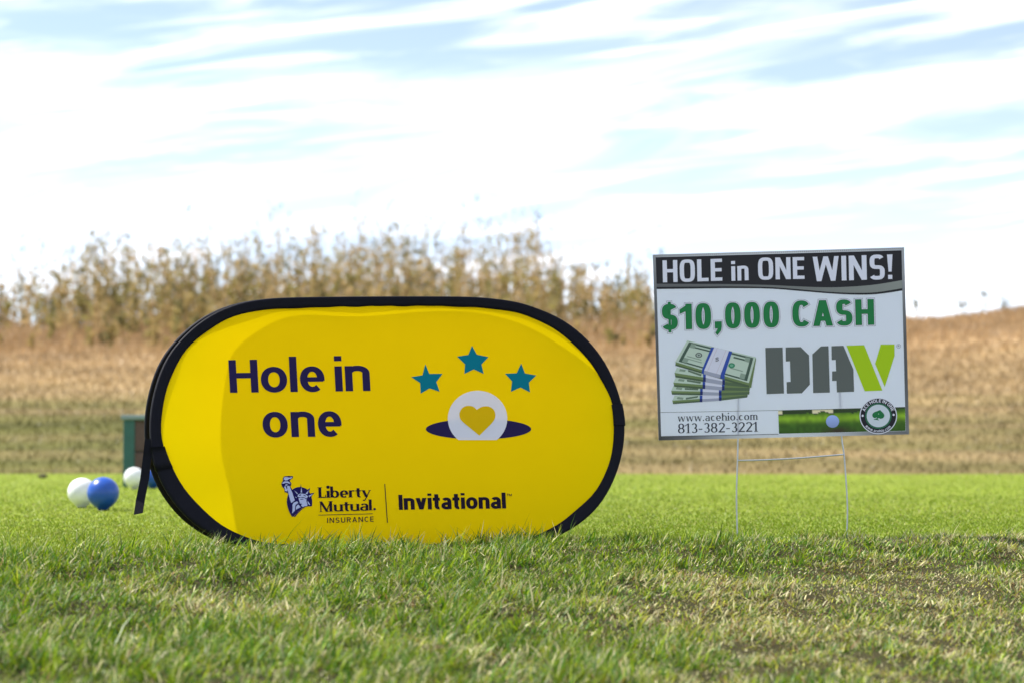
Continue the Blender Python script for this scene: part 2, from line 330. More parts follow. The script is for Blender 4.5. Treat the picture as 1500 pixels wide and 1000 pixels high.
# ------------------------------------------------------------------ printed lettering: a pen-stroke alphabet
def sup(t, n): c, s = math.cos(t), math.sin(t); return math.copysign(abs(c) ** (2 / n), c), math.copysign(abs(s) ** (2 / n), s)
class Glyphs:
    """unit cap height 1, baseline 0; W stem, T thin stroke, k width factor"""
    def __init__(s, W, T=None, k=1.0, xh=0.72, serif=False, n=2.3, asc=1.05): s.W, s.T, s.k, s.xh, s.serif, s.n, s.asc = W, T or W * 0.85, k, xh, serif, n, asc
    def arc(s, x0, x1, y0, y1, a0, a1, W=None, T=None, n=None, m=28):
        W = W or s.W; T = T or s.T; cx, cy = (x0 + x1) / 2, (y0 + y1) / 2; rx, ry = (x1 - x0 - W) / 2, (y1 - y0 - T) / 2; P = []
        for i in range(m + 1):
            c, q = sup(R(a0 + (a1 - a0) * i / m), n or s.n); P.append((cx + rx * c, cy + ry * q))
        return P
    def pen(s, P, closed=False, W=None, T=None): return ('s', P, closed, W or s.W, T or s.T)
    def rect(s, x0, x1, y0, y1): return ('p', [(x0, y0), (x1, y0), (x1, y1), (x0, y1)])
    def stem(s, x, y0, y1, bot=1, top=1, W=None):
        W = W or s.W; o = [s.rect(x, x + W, y0, y1)]
        if s.serif:
            e = 0.085; t = 0.045
            if bot: o.append(s.rect(x - e, x + W + e, y0, y0 + t))
            if top == 1: o.append(('p', [(x - e, y1 - t - 0.02), (x, y1 - t), (x + W * 0.5, y1), (x - e * 0.2, y1 - 0.01)]))
            if top == 2: o.append(s.rect(x - e, x + W + e, y1 - t, y1))
        return o
    def diag(s, x0, y0, x1, y1, W): return ('p', [(x0, y0), (x0 + W, y0), (x1 + W, y1), (x1, y1)])
    def __call__(s, ch):
        W, T, xh, sf = s.W, s.T, s.xh, s.serif; k = s.k; A = s.asc; p = s.pen; g = []; tn = T if sf else W
        if ch == ' ': return 0.12 * k, []
        if ch == 'H': w = 0.72 * k; g = s.stem(0, 0, 1, 1, 2) + s.stem(w - W, 0, 1, 1, 2) + [s.rect(W * .9, w - W * .9, .5 - T / 2 + .02, .5 + T / 2 + .02)]
        elif ch in 'O0': w = (0.74 if ch == 'O' else 0.62) * k; g = [p(s.arc(0, w, -.01, 1.01, 0, 360, m=48)[:-1], True)]
        elif ch == 'C': w = 0.68 * k; g = [p(s.arc(0, w * 1.04, -.01, 1.01, 42, 318, m=40))]
        elif ch == 'L': w = 0.55 * k; g = s.stem(0, 0, 1, 1, 2) + [s.rect(W * .9, w, 0, T)]; g += [s.rect(w - T * .9, w, 0, .28)] if sf else []
        elif ch == 'I': w = W; g = s.stem(0, 0, 1)
        elif ch == 'E': w = 0.56 * k; g = [s.rect(0, W, 0, 1), s.rect(W * .9, w, 0, T), s.rect(W * .9, w * .95, .5 - T / 2, .5 + T / 2), s.rect(W * .9, w, 1 - T, 1)]
        elif ch == 'F': w = 0.54 * k; g = [s.rect(0, W, 0, 1), s.rect(W * .9, w * .95, .5 - T / 2, .5 + T / 2), s.rect(W * .9, w, 1 - T, 1)]
        elif ch == 'T': w = 0.6 * k; g = [s.rect(0, w, 1 - T, 1), s.rect(w / 2 - W / 2, w / 2 + W / 2, 0, 1 - T * .5)]
        elif ch == 'N': w = 0.74 * k; g = [s.rect(0, W, 0, 1), s.rect(w - W, w, 0, 1), s.diag(w - W * 1.1, 0, 0, 1, W * 1.1)]
        elif ch == 'U': w = 0.70 * k; g = [p([(W / 2, 1)] + s.arc(0, w, -.01, 0.62, 180, 360) + [(w - W / 2, 1)])]
        elif ch == 'W':
            w = 1.08 * k; q = W * .95; g = [s.diag(w * .23 - q / 2, 0, 0, 1, q), s.diag(w * .23 - q / 2, 0, w / 2 - q / 2, 1, q), s.diag(w * .77 - q / 2, 0, w / 2 - q / 2, 1, q), s.diag(w * .77 - q / 2, 0, w - q, 1, q)]
        elif ch == 'M':
            w = 0.96 * k
            if sf: g = s.stem(W * .35, 0, 1, 1, 2, tn) + s.stem(w - W * 1.35, 0, 1, 1, 2) + [s.diag(w * .46, 0, W * .1, 1, W), s.diag(w * .46, 0, w - W * 1.1, 1, tn)]
            else: g = [s.rect(0, W, 0, 1), s.rect(w - W, w, 0, 1), s.diag(w / 2 - W / 2, .1, 0, 1, W), s.diag(w / 2 - W / 2, .1, w - W, 1, W)]
        elif ch == 'A': w = 0.76 * k; g = [s.diag(0, 0, w / 2 - W * .55, 1, W * 1.02), s.diag(w - W * 1.02, 0, w / 2 - W * .47, 1, W * 1.02), s.rect(w * .24, w * .76, .20, .20 + T)]
        elif ch == 'R': w = 0.66 * k; g = [s.rect(0, W, 0, 1), p([(W * .8, 1 - T / 2)] + s.arc(-w * .1, w, .42, 1, 80, -80) + [(W * .8, .42 + T / 2)]), s.diag(w - W * .95, 0, w * .42, .48, W * 1.05)]
        elif ch in 'S$':
            w = 0.64 * k; u = s.arc(0.02 * k, w - .02 * k, .5 - T / 2, 1.01, 28, 270, m=30); l = s.arc(0, w, -.01, .5 + T / 2, 90, -152, m=30)
            g = [p(u + l[1:])]
            if ch == '$': g += [s.rect(w / 2 - W * .22, w / 2 + W * .22, .93, 1.09), s.rect(w / 2 - W * .22, w / 2 + W * .22, -.11, .06), s.rect(w / 2 - W * .18, w / 2 + W * .18, .06, .93)]
        elif ch == '!': w = W * 1.15; g = [('p', [(w * .22, .30), (w * .78, .30), (w, 1), (0, 1)]), s.rect(w * .12, w * .88, 0, .17)]
        elif ch == '1':
            w = 0.42 * k if not sf else .40 * k; q = w - W if not sf else w / 2 - W / 2 + .04
            g = [s.rect(q, q + W, 0, 1), ('p', [(q + W * .5, 1), (q - .24 * k, .78), (q - .24 * k, .78 - T), (q + W * .5, 1 - T * 1.4)])]
            if sf: g += [s.rect(q - .12, q + W + .12, 0, .05)]
        elif ch == '2': w = 0.56 * k; g = [p(s.arc(0, w, .45, 1.0, 160, -25) + [(w * .14, T * .8)], W=W, T=T), s.rect(0, w, 0, T * 1.5)]
        elif ch == '3': w = 0.54 * k; g = [p(s.arc(.03, w * .94, .50 - T / 2, 1.0, 150, -90)), p(s.arc(0, w, 0, .50 + T / 2, 90, -150))]
        elif ch == '8': w = 0.58 * k; g = [p(s.arc(.04, w - .04, .5 - T / 2, 1.0, 0, 360)[:-1], True), p(s.arc(0, w, 0, .5 + T / 2, 0, 360)[:-1], True)]
        elif ch == '-': w = 0.36 * k; g = [s.rect(.02, w - .02, .33, .33 + max(T, .09))]
        elif ch == '.': w = W * 1.1; c = [(w / 2 + W * .55 * math.cos(a), W * .5 + W * .55 * math.sin(a)) for a in np.linspace(0, 6.28, 13)[:-1]]; g = [('p', c)]
        elif ch == ',': w = W * 1.1; g = [('p', [(0, 0), (W * .5, 0), (W * .05, -.17), (W * .35, -.27), (W * .95, -.10), (W * 1.1, .05), (W * 1.1, .27), (0, .27)])]
        elif ch == 'l': w = W; g = s.stem(0, 0, A)
        elif ch == 'i':
            w = W; g = s.stem(0, 0, xh)
            if sf: g.append(('p', [(W / 2 + W * .6 * math.cos(a), A - .06 + W * .6 * math.sin(a)) for a in np.linspace(0, 6.28, 13)[:-1]]))
            else: g.append(s.rect(0, W, A - .155, A))
        elif ch in 'nhm':
            w1 = (0.62 if ch != 'm' else 0.54) * k; g = s.stem(0, 0, A if ch == 'h' else xh)
            for j in range(2 if ch == 'm' else 1):
                o = j * (w1 - W); a = [(x_ + o, y_) for x_, y_ in s.arc(0, w1, xh - .62 * xh, xh + .01, 155, 0)]
                g.append(p(a + [(o + w1 - W / 2, 0)])); g += [s.rect(o + w1 - W - .08, o + w1 + .08, 0, .045)] if sf else []
            w = w1 + (w1 - W if ch == 'm' else 0)
        elif ch == 'u': w = 0.62 * k; g = [p([(W / 2, xh)] + s.arc(0, w, -.01, .62 * xh, 180, 335))] + s.stem(w - W, 0, xh); g += [s.rect(-.08, W * .5, xh - .05, xh), s.rect(w, w + .07, 0, .045)] if sf else []
        elif ch == 'o': w = 0.66 * k; g = [p(s.arc(0, w, -.01, xh + .01, 0, 360, m=44)[:-1], True)]
        elif ch == 'c': w = 0.54 * k; g = [p(s.arc(0, w * 1.06, -.01, xh + .01, 48, 315))]
        elif ch == 'e': w = 0.62 * k; g = [p(s.arc(0, w, -.01, xh + .01, -8, 310, m=36)), s.rect(W * .7, w - T * .25, xh * .40, xh * .40 + T * .85)]
        elif ch == 'b': w = 0.64 * k; g = s.stem(0, .02, A, 0, 1) + [p(s.arc(0, w, -.01, xh + .01, 150, -150))]
        elif ch == 'r': w = 0.42 * k; g = s.stem(0, 0, xh) + [p(s.arc(0, w * 1.45, xh - .6 * xh, xh + .01, 150, 62))]
        elif ch == 't':
            w = 0.42 * k; q = .10 * k; g = [p([(q + W / 2, xh + (.24 if not sf else .2)), (q + W / 2, .22)] + s.arc(q, w * 1.35, -.01, .46, 180, 285)), s.rect(0, w * .98, xh - T, xh)]
        elif ch == 'v': w = 0.62 * k; g = [s.diag(w / 2 - W * .52, 0, 0, xh, W * 1.04), s.diag(w / 2 - tn * .52, 0, w - tn * 1.04, xh, tn * 1.04)]
        elif ch == 'w':
            w = 0.94 * k; q = W * .95; z_ = tn * .95; g = [s.diag(w * .25 - q / 2, 0, 0, xh, q), s.diag(w * .25 - z_ / 2, 0, w / 2 - z_ / 2, xh, z_), s.diag(w * .75 - q / 2, 0, w / 2 - q / 2, xh, q), s.diag(w * .75 - z_ / 2, 0, w - z_, xh, z_)]
            if sf: g += [s.rect(-.06, q + .06, xh - .04, xh), s.rect(w - z_ - .08, w + .06, xh - .04, xh)]
        elif ch == 'y':
            w = 0.64 * k; g = [s.diag(w / 2 - W * .45, .02, 0, xh, W), s.diag(w / 2 - tn * .5 - .15, -.30, w - tn, xh, tn)]
            if sf: g += [s.rect(-.06, W + .06, xh - .045, xh), s.rect(w - tn - .09, w + .06, xh - .045, xh), ('p', [(w / 2 - .30 + .11 * math.cos(a) + .06, -.28 + .065 * math.sin(a)) for a in np.linspace(0, 6.28, 11)[:-1]])]
        elif ch == 'a':
            w = 0.58 * k; g = [p(s.arc(.02, w, xh * .30, xh + .01, 150, 0) + [(w - W / 2, 0)]), p(s.arc(0, w * 1.05, -.01, xh * .60, 70, 330, T=T * .9))]
            if sf: g.append(s.rect(w - W * .3, w + .07, 0, .05))
        else: w = .3; g = []
        return w, g
def pen_poly(P, closed, W, T):
    P = np.asarray(P, float)
    if closed: d = np.roll(P, -1, 0) - np.roll(P, 1, 0)
    else: d = np.gradient(P, axis=0)
    d /= np.maximum(np.linalg.norm(d, axis=1), 1e-9)[:, None]; nrm = np.stack([-d[:, 1], d[:, 0]], 1)
    hw = 0.5 * np.sqrt((W * nrm[:, 0]) ** 2 + (T * nrm[:, 1]) ** 2)[:, None]
    return P + nrm * hw, P - nrm * hw
class Print:
    """flat printing on a surface: pixel outlines of the photograph go through to_surface(points, lift)"""
    def __init__(s, to_surface): s.to = to_surface; s.v = []; s.f = []; s.c = []; s.l = []; s.k = 0; s.g = []; s.cur = 0
    def poly(s, pts, col):
        i = len(s.v); s.v += [tuple(p) for p in pts]; s.f.append(tuple(range(i, i + len(pts)))); s.g.append(s.cur)
        c = np.asarray(col, float); s.c += [c] * len(pts) if c.ndim == 1 else list(c); s.l += [s.k] * len(pts); s.k += 1; return s
    def strip(s, A, B, col, closed=False, colB=None):
        n = len(A); i = len(s.v); s.v += [tuple(p) for p in A] + [tuple(p) for p in B]
        for j in range(n if closed else n - 1): k = (j + 1) % n; s.f.append((i + j, i + k, i + n + k, i + n + j)); s.g.append(s.cur)
        c = np.asarray(col, float); cb = c if colB is None else np.asarray(colB, float)
        s.c += ([c] * n if c.ndim == 1 else list(c)) + ([cb] * n if cb.ndim == 1 else list(cb)); s.l += [s.k] * (2 * n); s.k += 1; return s
    def line(s, pts, wd, col, closed=False):
        P = np.asarray(pts, float); A, B = pen_poly(P, closed, wd, wd); return s.strip(A, B, col, closed)
    def text(s, txt, G, p0, p1, cap, up, col, gap=0.10, grow=0.0, frame=None):
        """txt from p0 to p1 along its baseline (pixels), cap height in pixels, up = pixel vector of a stem"""
        p0, p1 = np.array(p0, float), np.array(p1, float); L = np.linalg.norm(p1 - p0); ex = (p1 - p0) / L
        up = np.array(up, float); up = up / np.linalg.norm(up)
        for _ in range(12):   # widen or narrow the letters until the words fill the line
            gl = [G(c) for c in txt]; tot = sum(a for a, _ in gl) + gap * (len(txt) - 1)
            err = L / cap - tot; flex = sum(a for (a, _), c in zip(gl, txt))
            if abs(err) < 0.002: break
            G.k *= max(0.5, 1 + 0.9 * err / flex)
        x = 0
        for a, shapes in gl:
            def place(P):
                P = np.asarray(P, float)
                if frame: return np.array([frame((x + q[0]) * cap, q[1] * cap) for q in P])
                return p0 + ((P[:, 0] + x) * cap)[:, None] * ex + (P[:, 1] * cap)[:, None] * up
            for sh in shapes:
                if sh[0] == 'p':
                    P = np.array(sh[1], float)
                    if grow:
                        c = P.mean(0); d = np.roll(P, -1, 0) - P; ar = np.sum(P[:, 0] * np.roll(P[:, 1], -1) - np.roll(P[:, 0], -1) * P[:, 1]); sg = 1 if ar > 0 else -1
                        nn = np.stack([d[:, 1], -d[:, 0]], 1) * sg; nn /= np.maximum(np.linalg.norm(nn, axis=1), 1e-9)[:, None]; m1 = np.roll(nn, 1, 0) + nn
                        P = P + m1 * (grow / np.maximum(0.6, 1 + np.sum(np.roll(nn, 1, 0) * nn, 1)))[:, None]
                    s.poly(place(P), col)
                else:
                    P = np.array(sh[1], float)
                    if grow and not sh[2]:
                        a0 = P[0] - P[1]; a1 = P[-1] - P[-2]; P = P.copy(); P[0] += a0 / np.linalg.norm(a0) * grow; P[-1] += a1 / np.linalg.norm(a1) * grow
                    A, B = pen_poly(P, sh[2], sh[3] + 2 * grow, sh[4] + 2 * grow); s.strip(place(A), place(B), col, sh[2])
            x += a + gap; s.cur += 1
        return s
    def letters(s, name, mat, parent, base):
        """one object for each letter"""
        v = s.to(np.array(s.v), base + np.array(s.l) * 0.000015); c = np.array(s.c)
        for k in sorted(set(s.g)):
            fs = [f for f, g in zip(s.f, s.g) if g == k]; ix = sorted({i for f in fs for i in f}); mp = {i: j for j, i in enumerate(ix)}
            link(name, mesh(name, v[ix], [tuple(mp[i] for i in f) for f in fs], col=c[ix]), mat, parent)
    def build(s, name, mat, parent, base=0.0004, step=0.000015, label=None):
        v = s.to(np.array(s.v), base + np.array(s.l) * step); me = mesh(name, v, s.f, col=np.array(s.c)); o = link(name, me, mat, parent)
        if label: o['label'] = label
        return o
def crop(x0, y0, k): return lambda P: np.asarray(P, float).reshape(-1, 2) / k + np.array([x0, y0])
def cat(P, m=8, closed=True):
    P = np.asarray(P, float); n = len(P); o = []
    for i in range(n if closed else n - 1):
        a, b, c, d = (P[(i - 1) % n], P[i], P[(i + 1) % n], P[(i + 2) % n]) if closed else (P[max(i - 1, 0)], P[i], P[i + 1], P[min(i + 2, n - 1)])
        for j in range(m):
            t = j / m; o.append(0.5 * (2 * b + (c - a) * t + (2 * a - 5 * b + 4 * c - d) * t * t + (3 * b - a - 3 * c + d) * t ** 3))
    if not closed: o.append(P[-1])
    return np.array(o)
MPR = principled('printed_ink', (0, 0, 0), 0.55, spec=0.3, attr='Col')
MPB = principled('printed_ink_on_cloth', (0, 0, 0), 0.8, spec=0.15, attr='Col', transl=0.2)

# ------------------------------------------------------------------ oval pop-up banner
PSI, LEAN, ROLL = R(19), R(12), R(0.9)
P0 = at_depth(575, 800, 4.53); P0[2] = max(P0[2], -0.004)
bk = np.array([-math.sin(PSI), math.cos(PSI), 0]); U0 = np.array([math.cos(PSI), math.sin(PSI), 0]); Z = np.array([0, 0, 1.0])
V0 = Z * math.cos(LEAN) + bk * math.sin(LEAN)
BU = U0 * math.cos(ROLL) + V0 * math.sin(ROLL); BV = V0 * math.cos(ROLL) - U0 * math.sin(ROLL); BN = np.cross(BU, BV)
def b_uv(px): q = on_plane(px, P0, BN) - P0; return np.stack([q @ BU, q @ BV], 1)
zl = crop(200, 420, 2.5); zr = crop(560, 420, 2.5)
OUT = np.concatenate([zr([(0, 37), (200, 37), (350, 40), (480, 55), (560, 78), (640, 112), (700, 150), (760, 205), (810, 270), (850, 350), (875, 430), (886, 500), (884, 565), (870, 640), (845, 710), (810, 775), (760, 835), (700, 880), (640, 913), (570, 938), (480, 949), (300, 952), (100, 953)]),
                      zl([(700, 956), (480, 956), (400, 950), (330, 935), (260, 900), (190, 850), (125, 775), (85, 705), (60, 630), (49, 560), (48, 480), (60, 400), (85, 315), (120, 245), (170, 185), (235, 128), (305, 88), (385, 60), (480, 45), (600, 40), (750, 38)])])
INN = np.concatenate([zr([(0, 73), (200, 72), (330, 77), (440, 87), (520, 103), (600, 140), (680, 195), (750, 262), (800, 335), (835, 410), (848, 490), (847, 560), (832, 640), (805, 705), (760, 770), (700, 825), (640, 870), (570, 905), (500, 925), (350, 938), (150, 941)]),
                      zl([(800, 944), (600, 943), (460, 932), (370, 903), (300, 860), (230, 800), (170, 730), (130, 660), (105, 600), (92, 540), (90, 480), (100, 420), (122, 340), (162, 260), (222, 190), (302, 135), (382, 102), (480, 86), (600, 79), (800, 75)])])
def resample(P, c, m=180):
    """radial resampling about c so that inner and outer outlines correspond"""
    P = cat(P, 10); a = np.unwrap(np.arctan2(P[:, 1] - c[1], P[:, 0] - c[0]))
    if a[-1] < a[0]: P, a = P[::-1], a[::-1]
    i = np.argsort(a); P, a = P[i], a[i]
    r = np.linalg.norm(P - c, axis=1); ang = np.linspace(a[0], a[0] + 2 * math.pi, m, endpoint=False)
    k = np.concatenate([a, a + 2 * math.pi]); rr = np.concatenate([r, r]); q = np.interp(ang, k, rr)
    q = (np.roll(q, 1) + 2 * q + np.roll(q, -1)) / 4
    return ang, q
uo, ui = b_uv(OUT), b_uv(INN); cen = uo.mean(0); cen = np.array([(uo[:, 0].min() + uo[:, 0].max()) / 2, (uo[:, 1].min() + uo[:, 1].max()) / 2])
NA = 200
_, ro_ = resample(uo, cen, NA); ANG, _q = resample(uo, cen, NA)
def radial(P):
    P = cat(P, 10); a = np.arctan2(P[:, 1] - cen[1], P[:, 0] - cen[0]); i = np.argsort(a); a = a[i]; r = np.linalg.norm(P - cen, axis=1)[i]
    q = np.interp(np.linspace(-math.pi, math.pi, NA, endpoint=False), np.concatenate([a - 2 * math.pi, a, a + 2 * math.pi]), np.concatenate([r, r, r]))
    for _ in range(2): q = (np.roll(q, 1) + 2 * q + np.roll(q, -1)) / 4
    return q
ANG = np.linspace(-math.pi, math.pi, NA, endpoint=False); RO, RI = radial(uo), radial(ui)
DIR = np.stack([np.cos(ANG), np.sin(ANG)], 1); UO = cen + DIR * RO[:, None]; UI = cen + DIR * RI[:, None]
H_B = UO[:, 1].max()
def cloth_disp(uv):
    u, v = uv[:, 0] - cen[0], uv[:, 1] - cen[1]
    rr = np.sqrt((u / 0.55) ** 2 + (v / 0.28) ** 2); a = np.arctan2(v / 0.28, u / 0.55)
    wr = np.sin(a * 9 + 1.3 * np.sin(a * 3)) * 0.0034 * np.clip(rr - 0.45, 0, 1) ** 1.4 + 0.0035 * (fbm(u * 6 + 9, v * 6 + 4, 2) - 0.5) * (1 - np.clip(rr, 0, 1) ** 4)
    return wr
APEX = P0 + BV * H_B
LEAN_B = R(5.5)
VBK = Z * math.cos(LEAN_B) - bk * math.sin(LEAN_B); RB = ROLL + R(3.2); VB2 = VBK * math.cos(RB) - U0 * math.sin(RB); BNB = -np.cross(BU, VB2)
GAP = 0.016
def front_pt(uv, lift=0.0): uv = np.asarray(uv); return BU * uv[:, :1] + BV * uv[:, 1:2] + BN * np.asarray(lift).reshape(-1, 1)
def back_pt(uv, lift=0.0):
    uv = np.asarray(uv); return (APEX - P0) + bk * GAP - BU * 0.012 + BU * uv[:, :1] + VB2 * (uv[:, 1:2] - H_B) + BNB * np.asarray(lift).reshape(-1, 1)
banner = thing('oval_banner', P0, 'yellow oval fabric pop-up banner with black rim standing on the grass', 'banner')

def fabric_mat():
    m, t, o = new_mat('yellow_fabric'); L = t.links.new
    tex = t.nodes.new('ShaderNodeTexCoord'); nz = t.nodes.new('ShaderNodeTexNoise'); nz.inputs['Scale'].default_value = 7; nz.inputs['Detail'].default_value = 4
    L(tex.outputs['Object'], nz.inputs['Vector'])
    cr = t.nodes.new('ShaderNodeMix'); cr.data_type = 'RGBA'; cr.inputs[6].default_value = (0.84, 0.640, 0.0, 1); cr.inputs[7].default_value = (0.88, 0.680, 0.0, 1)
    L(nz.outputs[0], cr.inputs[0])
    wv = t.nodes.new('ShaderNodeTexNoise'); wv.inputs['Scale'].default_value = 900; L(tex.outputs['Object'], wv.inputs['Vector'])
    bp = t.nodes.new('ShaderNodeBump'); bp.inputs['Strength'].default_value = 0.15; bp.inputs['Distance'].default_value = 0.001; L(wv.outputs[0], bp.inputs['Height'])
    b = t.nodes.new('ShaderNodeBsdfPrincipled'); b.inputs['Roughness'].default_value = 0.75; b.inputs['Specular IOR Level'].default_value = 0.06
    L(cr.outputs[2], b.inputs['Base Color']); L(bp.outputs[0], b.inputs['Normal'])
    tr = t.nodes.new('ShaderNodeBsdfTranslucent'); L(cr.outputs[2], tr.inputs[0])
    ms = t.nodes.new('ShaderNodeMixShader'); ms.inputs[0].default_value = 0.38; L(b.outputs[0], ms.inputs[1]); L(tr.outputs[0], ms.inputs[2]); L(ms.outputs[0], o.inputs[0]); return m
MFAB = fabric_mat(); MRIM = principled('black_nylon', (0.0045, 0.005, 0.010), 0.6, spec=0.12, noise=0.2, nscale=40, bump=0.2, bscale=700)
def panel(fn, name, rim_name, face):
    ks = np.concatenate([np.linspace(0.04, 1, 26)]); v = [cen]; f = []
    for k in ks: v += list(cen + DIR * (RI * k + (0.006 if k == 1 else 0))[:, None])
    v = np.array(v); nr = len(ks)
    for j in range(NA): f.append((0, 1 + j, 1 + (j + 1) % NA))
    for i in range(nr - 1):
        for j in range(NA): a = 1 + i * NA; k = (j + 1) % NA; f.append((a + j, a + NA + j, a + NA + k, a + k))
    p = link(name, mesh(name, fn(v, cloth_disp(v)), f, True), MFAB, banner)
    prof = [(0.0, 0.0), (0.03, 0.0028), (0.3, 0.0042), (0.62, 0.0055), (0.80, 0.0070), (0.93, 0.0062), (1.0, 0.0020), (1.0, -0.0020), (0.93, -0.0062), (0.80, -0.0070), (0.5, -0.0050), (0.05, -0.0030)]
    vv = []; ff = []; m = len(prof)
    wob = 0.0012 * np.sin(ANG * 23) * np.sin(ANG * 7 + 1)
    for t, h in prof: vv.append(fn(cen + DIR * (RI + (RO - RI) * t + wob * (t < .1))[:, None], np.full(NA, h)))
    for i in range(m):
        for j in range(NA): k = (j + 1) % NA; i2 = (i + 1) % m; ff.append((i * NA + j, i * NA + k, i2 * NA + k, i2 * NA + j))
    r = link(rim_name, mesh(rim_name, np.concatenate(vv), ff, True), MRIM, banner)
    for a0 in face:   # sewn sleeve where the hoop is closed
        js = [(a0 + q) % NA for q in range(4)]; v2 = []; f2 = []
        pr2 = [(t * 1.10 - 0.05, h * 1.45 + (0.0006 if h >= 0 else -0.0006)) for t, h in prof]
        for j in js: v2 += list(fn(np.array([cen + DIR[j] * (RI[j] + (RO[j] - RI[j]) * t) for t, h in pr2]), np.array([h for t, h in pr2])))
        for q in range(len(js) - 1):
            for i in range(m): i2 = (i + 1) % m; f2.append((q * m + i, q * m + i2, (q + 1) * m + i2, (q + 1) * m + i))
        f2 += [tuple(range(m)), tuple(range((len(js) - 1) * m, len(js) * m))]
        link('seam_sleeve', mesh('seam_sleeve', v2, f2, True), MRIM, r)
    return p
jl = int(np.argmin(np.abs(uo[:, 0].min() - UO[:, 0]))); jr = int(np.argmax(UO[:, 0]))
fp = panel(front_pt, 'front_panel', 'front_rim', [jl + 2, jr - 1]); panel(back_pt, 'back_panel', 'back_rim', [jl + 1])
def to_banner(px, lift): uv = b_uv(px); return front_pt(uv, cloth_disp(uv) + lift + 0.0006)
def b_print(): return Print(to_banner)
PUR = lin((46, 38, 92)) * 0.75; TEAL = lin((0, 122, 145)); WHT = np.array([0.78, 0.79, 0.86]); INK = lin((34, 24, 48)) * .8
UPB = (-2.6, -48)
zt = crop(325, 510, 6.522)
def btext(name, txt, W, T, cz, p0, p1, cap, base, gap=0.1, col=PUR, up=UPB, xh=0.72, asc=1.07, serif=False, n=2.3, k=1.0):
    p = b_print(); a, b = cz([p0])[0], cz([p1])[0]; p.text(txt, Glyphs(W, T, k, xh, serif, n, asc), a, b, cap, up, col, gap); return p.letters('letter', MPB, fp, base) if name == 'headline_lettering' else p.build(name, MPB, fp, base)
btext('headline_lettering', 'Hole in', 0.225, 0.165, zt, (78, 423), (1420, 404), 48.0, 0.0005, 0.085, n=2.1, xh=0.765, asc=1.075)
btext('headline_lettering', 'one', 0.225, 0.165, zt, (395, 847), (1150, 838), 48.0, 0.0005, 0.10, n=2.1, xh=0.765, asc=1.075)
zs = crop(595, 495, 6.25)
for st in ([(175, 238), (210, 325), (332, 325), (275, 400), (305, 488), (212, 458), (132, 506), (128, 410), (45, 355), (148, 338)],
           [(602, 70), (645, 150), (752, 173), (688, 240), (708, 326), (617, 285), (532, 326), (538, 238), (465, 168), (568, 152)],
           [(1050, 232), (1085, 322), (1190, 340), (1122, 405), (1133, 495), (1045, 450), (957, 490), (968, 395), (903, 325), (1010, 320)]):
    b_print().poly(zs(st), TEAL).build('star', MPB, fp)
th = np.linspace(0, 2 * math.pi, 49)[:-1]
b_print().poly(zs(np.array([(662 + 482 * math.cos(a), 830 + 94 * math.sin(a)) for a in th])), PUR).build('hole', MPB, fp, 0.0004)
a0 = np.linspace(R(180 - 50), R(360 + 50), 50); ball = [(652 + 272 * math.cos(a), 735 + 255 * math.sin(a)) for a in a0]
ball = [q for q in ball]; b_print().poly(zs(ball), WHT).build('ball_print', MPB, fp, 0.0007)
hp = cat([(645, 655), (612, 626), (560, 618), (510, 640), (486, 690), (495, 740), (530, 778)], 6, False); hq = cat([(770, 790), (802, 750), (815, 705), (800, 655), (755, 625), (700, 625), (662, 642)], 6, False)
b_print().poly(zs(np.concatenate([hp, [(668, 890)], hq])), np.array([0.80, 0.52, 0.0])).build('heart', MPB, fp, 0.0010)
# sponsor line at the foot
zc = crop(460, 700, 14.29)
btext('sponsor_lettering', 'Liberty', 0.265, 0.105, zc, (95, 410), (1185, 392), 15.6, 0.0005, 0.07, INK, (-.6, -15), 0.66, 1.06, True, 2.1)
btext('sponsor_lettering', 'Mutual', 0.265, 0.105, zc, (110, 705), (1210, 668), 15.3, 0.0006, 0.07, INK, (-.6, -15), 0.67, 1.05, True, 2.1)
btext('sponsor_lettering', 'INSURANCE', 0.17, 0.15, zc, (272, 935), (1248, 902), 7.5, 0.0005, 0.30, INK, (-.3, -15), n=2.2)
q = b_print(); q.poly(zc([(1268 + 28 * math.cos(a), 642 + 26 * math.sin(a)) for a in th[::4]]), INK * 2); q.line(zc([(88, 770), (650, 754), (1228, 738)]), 0.9, INK); q.build('sponsor_rule', MPB, fp)
b_print().line([(563.5, 708), (565.5, 736), (567.5, 765)], 1.3, INK).build('divider_line', MPB, fp)
zi = crop(575, 710, 8.333)
btext('event_lettering', 'Invitational', 0.265, 0.20, zi, (78, 299), (1385, 283), 22.0, 0.0005, 0.075, INK, (-1.0, -22), 0.77, 1.06, n=2.15)
btext('trademark_lettering', 'TM', 0.2, 0.18, zi, (1394, 133), (1454, 133), 3.6, 0.0005, 0.15, INK, (0, -1))
ze = crop(405, 690, 13.33); NV = lin((32, 26, 92)) * .9; LB = lin((196, 205, 240)) * .95
e = b_print()
e.poly(ze(cat([(305, 355), (370, 315), (450, 300), (540, 318), (610, 360), (660, 440), (690, 540), (692, 640), (680, 678), (600, 680), (500, 720), (410, 790), (318, 882), (265, 820), (225, 720), (202, 610), (210, 500), (240, 420)], 5)), NV)
e.poly(ze([(215, 420), (160, 400), (150, 340), (110, 300), (92, 245), (105, 205), (125, 180), (120, 130), (150, 95), (235, 85), (322, 90), (318, 125), (270, 160), (255, 185), (290, 225), (285, 265), (270, 290), (330, 400), (380, 560), (300, 560)]), NV)
for tip, b1, b2 in (((472, 245), (455, 420), (515, 420)), ((655, 318), (540, 400), (625, 430)), ((742, 410), (600, 440), (650, 520)), ((330, 345), (370, 420), (420, 400))): e.poly(ze([b1, tip, b2]), NV)
e.poly(ze([(358, 890), (338, 880), (400, 800), (480, 735), (560, 700), (490, 745), (420, 810)]), NV)
